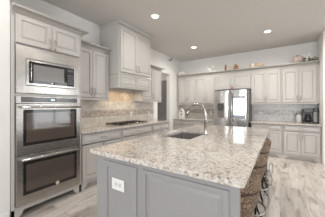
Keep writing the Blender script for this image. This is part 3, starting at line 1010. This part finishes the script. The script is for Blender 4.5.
# ------------------------------------------------------------------ items on the back counter
t = thing('coffee_maker', 'black and steel drip coffee maker on the back right counter', 'coffee maker', (.58, 5.66, .900), 0)
MB().box(-.10, .10, .0, .24, 0, .035).build('base', BLACKPL, t, .006)
MB().box(-.10, .10, .14, .24, .035, .35).build('tower', BLACKPL, t, .006)
MB().box(-.10, .10, .0, .24, .27, .36).build('brew_head', BLACKPL, t, .01)
MB().box(-.085, .085, -.004, .0, .285, .345).build('front_panel', DGREY, t, .002)
cf = MB().lathe([(.055, .037), (.068, .06), (.072, .10), (.060, .16), (.045, .19), (.045, .21)], (0, .07, 0), 20).build('carafe', BLACKGL, t)
MB().lathe([(.046, .205), (.048, .225), (.02, .235), (0, .235)], (0, .07, 0), 18).build('lid', BLACKPL, cf)
MB().tube([(.05, .04, .19), (.085, .0, .18), (.085, .0, .09), (.06, .03, .07)], .008).build('handle', BLACKPL, cf)
t = thing('single_cup_brewer', 'slim steel and black brewer in the corner at the right wall', 'coffee maker', (.725, 5.68, .900), 0)
MB().box(-.035, .045, .0, .25, 0, .03).build('base', BLACKPL, t, .004)
MB().box(-.035, .045, .10, .25, .03, .36).build('column', mat('grey_metal', (.30, .29, .28), .45, .5), t, .006)
MB().box(-.04, .05, .0, .25, .29, .375).build('head', BLACKPL, t, .012)
MB().box(-.037, -.034, .1, .22, .05, .28).build('side_stripe', BLACKPL, t)
t = thing('glass_canister', 'pale glass canister left of the black coffee maker', 'jar', (.405, 5.74, .900), 0)
MB().lathe([(.0, 0), (.05, 0), (.055, .02), (.055, .19), (.045, .21)], (0, 0, 0), 20).build('jar', mat('frosted_vessel', (.62, .60, .57), .15), t)
MB().lathe([(.05, .21), (.05, .235), (.02, .245), (.012, .27), (0, .275)], (0, 0, 0), 20).build('lid', NICKEL, t)
# white lantern-like kettle in the left corner
t = thing('white_lantern', 'small white house-shaped lantern with dark openings on the back left counter', 'lantern', (-2.91, 5.70, .900), R(-12))
mb = MB()
P = [(-.095, 0), (.095, 0), (.095, .22), (0, .345), (-.095, .22)]
mb.prism(P, -.05, .05).build('body', WHITECER, t, .006)
for cx, cz, r in ((0, .245, .028), (0, .13, .03)):
    MB().lathe([(r, -.053), (r, -.050)], (cx, 0, cz), 14, 'y').build('opening', BLACKPL, t)
MB().tube([(0, 0, .34), (-.02, 0, .365), (0, 0, .385), (.02, 0, .365), (0, 0, .34)], .004, 6).build('hanging_loop', NICKEL, t)

# ------------------------------------------------------------------ decor on top of the back cabinets (ledge z 2.43)
ZL = 2.43
t = thing('ceramic_house', 'small white ceramic house on the cabinet ledge in the back left corner', 'figurine', (-2.95, 5.745, ZL), R(8)); t.scale = (1.2, 1.0, 1.22)
MB().prism([(-.09, 0), (.09, 0), (.09, .055), (0, .11), (-.09, .055)], -.04, .04).build('body', WHITECER, t, .003)
MB().box(-.02, .02, -.0415, -.04, .005, .05).build('doorway', mat('pale_grey', (.5, .5, .48), .5), t)
t = thing('winged_figurine', 'pale figurine with two raised wings on the back cabinet ledge', 'figurine', (-1.91, 5.745, ZL), 0); t.scale = (1.2, 1.0, 1.22)
MB().ell((0, 0, .05), (.055, .035, .05)).build('body', WHITECER, t)
for s in (-1, 1):
    mb = MB(); mb.tube([(s * .01, 0, .05), (s * .05, 0, .10), (s * .085, 0, .145), (s * .10, 0, .175)], [.022, .03, .022, .006], 10); mb.build('wing', WHITECER, t)
MB().ell((.10, .01, .02), (.05, .03, .022)).build('pedestal', WHITECER, t)
t = thing('carved_figurine', 'slim dark brown carved figurine on the ledge above the refrigerator', 'figurine', (-1.42, 5.745, ZL), 0); t.scale = (1.2, 1.0, 1.22)
MB().lathe([(.036, 0), (.036, .012), (.020, .03), (.028, .07), (.022, .105), (.012, .118)], (0, 0, 0), 14).build('body', BROWN, t)
MB().ell((0, 0, .135), (.020, .020, .024)).build('head', BROWN, t)
t = thing('angel_figurine', 'small cream angel figurine between the two brown figurines', 'figurine', (-1.285, 5.745, ZL), 0); t.scale = (1.2, 1.0, 1.22)
MB().lathe([(.038, 0), (.030, .04), (.016, .085), (.010, .09)], (0, 0, 0), 14).build('body', CREAM, t)
MB().ell((0, 0, .103), (.016, .016, .018)).build('head', CREAM, t)
for s in (-1, 1): MB().ell((s * .028, .012, .066), (.018, .006, .030)).build('wing', CREAM, t)
t = thing('wooden_beehive', 'round brown banded ornament right of the cream angel figurine', 'ornament', (-1.12, 5.745, ZL), 0); t.scale = (1.2, 1.0, 1.22)
MB().lathe([(.065, 0), (.074, .015), (.066, .03), (.068, .045), (.056, .06), (.057, .075), (.042, .09), (.04, .105), (.020, .12), (.012, .145), (0, .15)], (0, 0, 0), 20).build('body', BROWN, t)
MB().lathe([(.067, .026), (.069, .03), (.067, .034)], (0, 0, 0), 20).build('band', TAN, t)
t = thing('cream_pitcher', 'cream ceramic pitcher on the ledge right of the refrigerator', 'pitcher', (-.665, 5.745, ZL), 0); t.scale = (1.2, 1.0, 1.22)
MB().lathe([(.04, 0), (.058, .03), (.055, .065), (.035, .09), (.038, .105), (.030, .10)], (0, 0, 0), 18).build('body', CREAM, t)
MB().tube([(-.035, 0, .09), (-.075, 0, .085), (-.08, 0, .05), (-.052, 0, .03)], .007).build('handle', CREAM, t)
t = thing('ceramic_hen', 'tan and cream ceramic hen beside the cream pitcher', 'figurine', (-.47, 5.745, ZL), 0); t.scale = (1.2, 1.0, 1.22)
MB().ell((0, 0, .045), (.085, .045, .045)).build('body', TAN, t)
MB().ell((-.065, 0, .085), (.025, .022, .03)).build('head', TAN, t)
MB().tube([(.06, 0, .06), (.095, 0, .085), (.11, 0, .10)], [.03, .02, .005]).build('tail', CREAM, t)

t = thing('wicker_ball', 'rose-brown wicker ball left of the flower arrangement on the ledge', 'ornament', (.375, 5.745, ZL), 0); t.scale = (1.2, 1.0, 1.22)
MB().ell((0, 0, .078), (.078, .078, .078), 18, 12).build('ball', PINK, t)
rg = MB()
for k in range(6):
    a = k * PI / 6; pts = [(.081 * math.cos(b) * math.cos(a), .081 * math.cos(b) * math.sin(a), .0855 + .081 * math.sin(b)) for b in [2 * PI * i / 20 for i in range(21)]]
    rg.tube(pts, .004, 5)
rg.build('strand', mat('rose_strand', (.55, .44, .37), .7), t)
t = thing('flower_arrangement', 'white blooms and dark green leaves in a low silver pot on the right ledge', 'flowers', (.565, 5.745, ZL), 0); t.scale = (1.2, 1.0, 1.22)
MB().lathe([(.035, 0), (.05, .01), (.06, .05), (.055, .07), (.045, .07)], (0, 0, 0), 18).build('pot', NICKEL, t)
lf = MB()
for i in range(46):
    a = random.uniform(0, 2 * PI); el = random.uniform(.1, 1.4); L = random.uniform(.05, .10)
    dv = Vector((math.cos(a) * math.cos(el), .6 * math.sin(a) * math.cos(el), math.sin(el)))
    p = Vector((0, 0, .06)); q = p + dv * L; sd = dv.cross(Vector((0, 0, 1)))
    sd = (sd.normalized() if sd.length > .01 else Vector((1, 0, 0))) * .014
    mid = p + dv * L * .6; lift = Vector((0, 0, .004))
    lf.add([p, mid + sd, q, mid - sd, mid + lift], [(0, 1, 4), (1, 2, 4), (2, 3, 4), (3, 0, 4)])
tag(lf.build('leaves', GREEN, t), kind='stuff')
for (x, y, z) in ((-.03, -.04, .12), (.03, -.035, .14), (.0, -.05, .09), (-.055, -.01, .15), (.06, -.01, .10)):
    fl = MB()
    for k in range(6):
        a = k * PI / 3; fl.ell((x + .014 * math.cos(a), y, z + .014 * math.sin(a)), (.011, .005, .011), 8, 5)
    fl.ell((x, y - .004, z), (.008, .006, .008), 8, 5)
    fl.build('bloom', PETAL, t)
t = thing('lidded_dish', 'grey metal lidded dish at the right end of the cabinet ledge', 'dish', (.712, 5.745, ZL), 0); t.scale = (1.2, 1.0, 1.22)
MB().lathe([(.03, 0), (.012, .01), (.012, .025), (.055, .04), (.06, .055)], (0, 0, 0), 18).build('bowl', NICKEL, t)
MB().lathe([(.058, .056), (.04, .08), (.01, .09), (.008, .1), (0, .103)], (0, 0, 0), 18).build('lid', NICKEL, t)
t = thing('heart_ornament', 'small red clay heart hanging on the cabinet doors above the refrigerator', 'ornament', (-1.228, 5.672, 1.85), 0)
hp = []
for i in range(28):
    a = 2 * PI * i / 28; hp.append((.0026 * 16 * math.sin(a) ** 3, .0026 * (13 * math.cos(a) - 5 * math.cos(2 * a) - 2 * math.cos(3 * a) - math.cos(4 * a)) + .02))
MB().prism(hp, -.010, .004).build('heart', REDW, t, .003)
MB().tube([(0, -.002, .045), (.0, .0, .08)], .0015, 5).build('cord', TAN, t)

# ------------------------------------------------------------------ security camera on the left wall
t = thing('security_camera', 'small white security camera with dark lens on the left wall above the doorway', 'camera', (XL + .001, 5.14, 2.86), 0)
t.scale = (1.3, 1.3, 1.3)
MB().lathe([(.035, 0), (.035, .012), (.012, .016)], (0, 0, 0), 16, 'x').build('mount', WHITEPL, t)
MB().tube([(.01, 0, 0), (.06, .03, .0), (.09, .06, .03)], .009).build('arm', DGREY, t)
b = MB().tube([(.08, .16, .05), (.10, .02, .03)], [.028, .034], 14).build('body', WHITEPL, t)
MB().tube([(.10, .02, .03), (.103, .0, .028)], [.018, .016], 14).build('lens', BLACKPL, t)

# ------------------------------------------------------------------ recessed ceiling lights
def can(label, x, y, k=1.0):
    t = thing('recessed_light', label, 'ceiling light', (x, y, ZC), 0, 'recessed ceiling lights')
    MB().lathe([(.060, -.001), (.062, -.006), (.090, -.008), (.094, -.003), (.094, -.0)], (0, 0, 0), 28).build('trim_ring', TRIM, t)
    MB().lathe([(.0, -.004), (.055, -.004), (.061, -.001)], (0, 0, 0), 24).build('lens', LED, t)
    d = bpy.data.lights.new('can_lamp', 'SPOT'); d.energy = CAN_W * k; d.color = (1, .945, .88); d.spot_size = R(178); d.spot_blend = .9; d.shadow_soft_size = .06
    o = bpy.data.objects.new('can_lamp', d); COL.objects.link(o); o.parent = t; o.location = (0, 0, -.02)


can('round recessed ceiling light nearest the hood cabinet', -1.945, 2.71, .5)
can('round recessed ceiling light farthest back over the sink aisle', -2.055, 4.76, 1.7)
can('round recessed ceiling light nearest the right wall', -.236, 4.64, 1.7)
can('added recessed fill light above the near end of the island, out of view', -.30, 1.6)  # unseen can, added as general fill from above
can('added recessed fill light above the open floor right of the island, out of view', 1.6, 2.7)  # another added can outside the view, for fill
can('recessed ceiling light above the floor in front of the ovens', -1.95, .66, .45)
can('added recessed fill light at the far right, out of view', 1.6, 4.6, 1.6)  # added out of view to put more light on the back wall
can('added recessed fill light over the great room behind the camera', .3, -1.6)  # unseen fill lamp added behind the camera
can('recessed ceiling light in the hallway behind the doorway', -3.75, 4.9, .3)
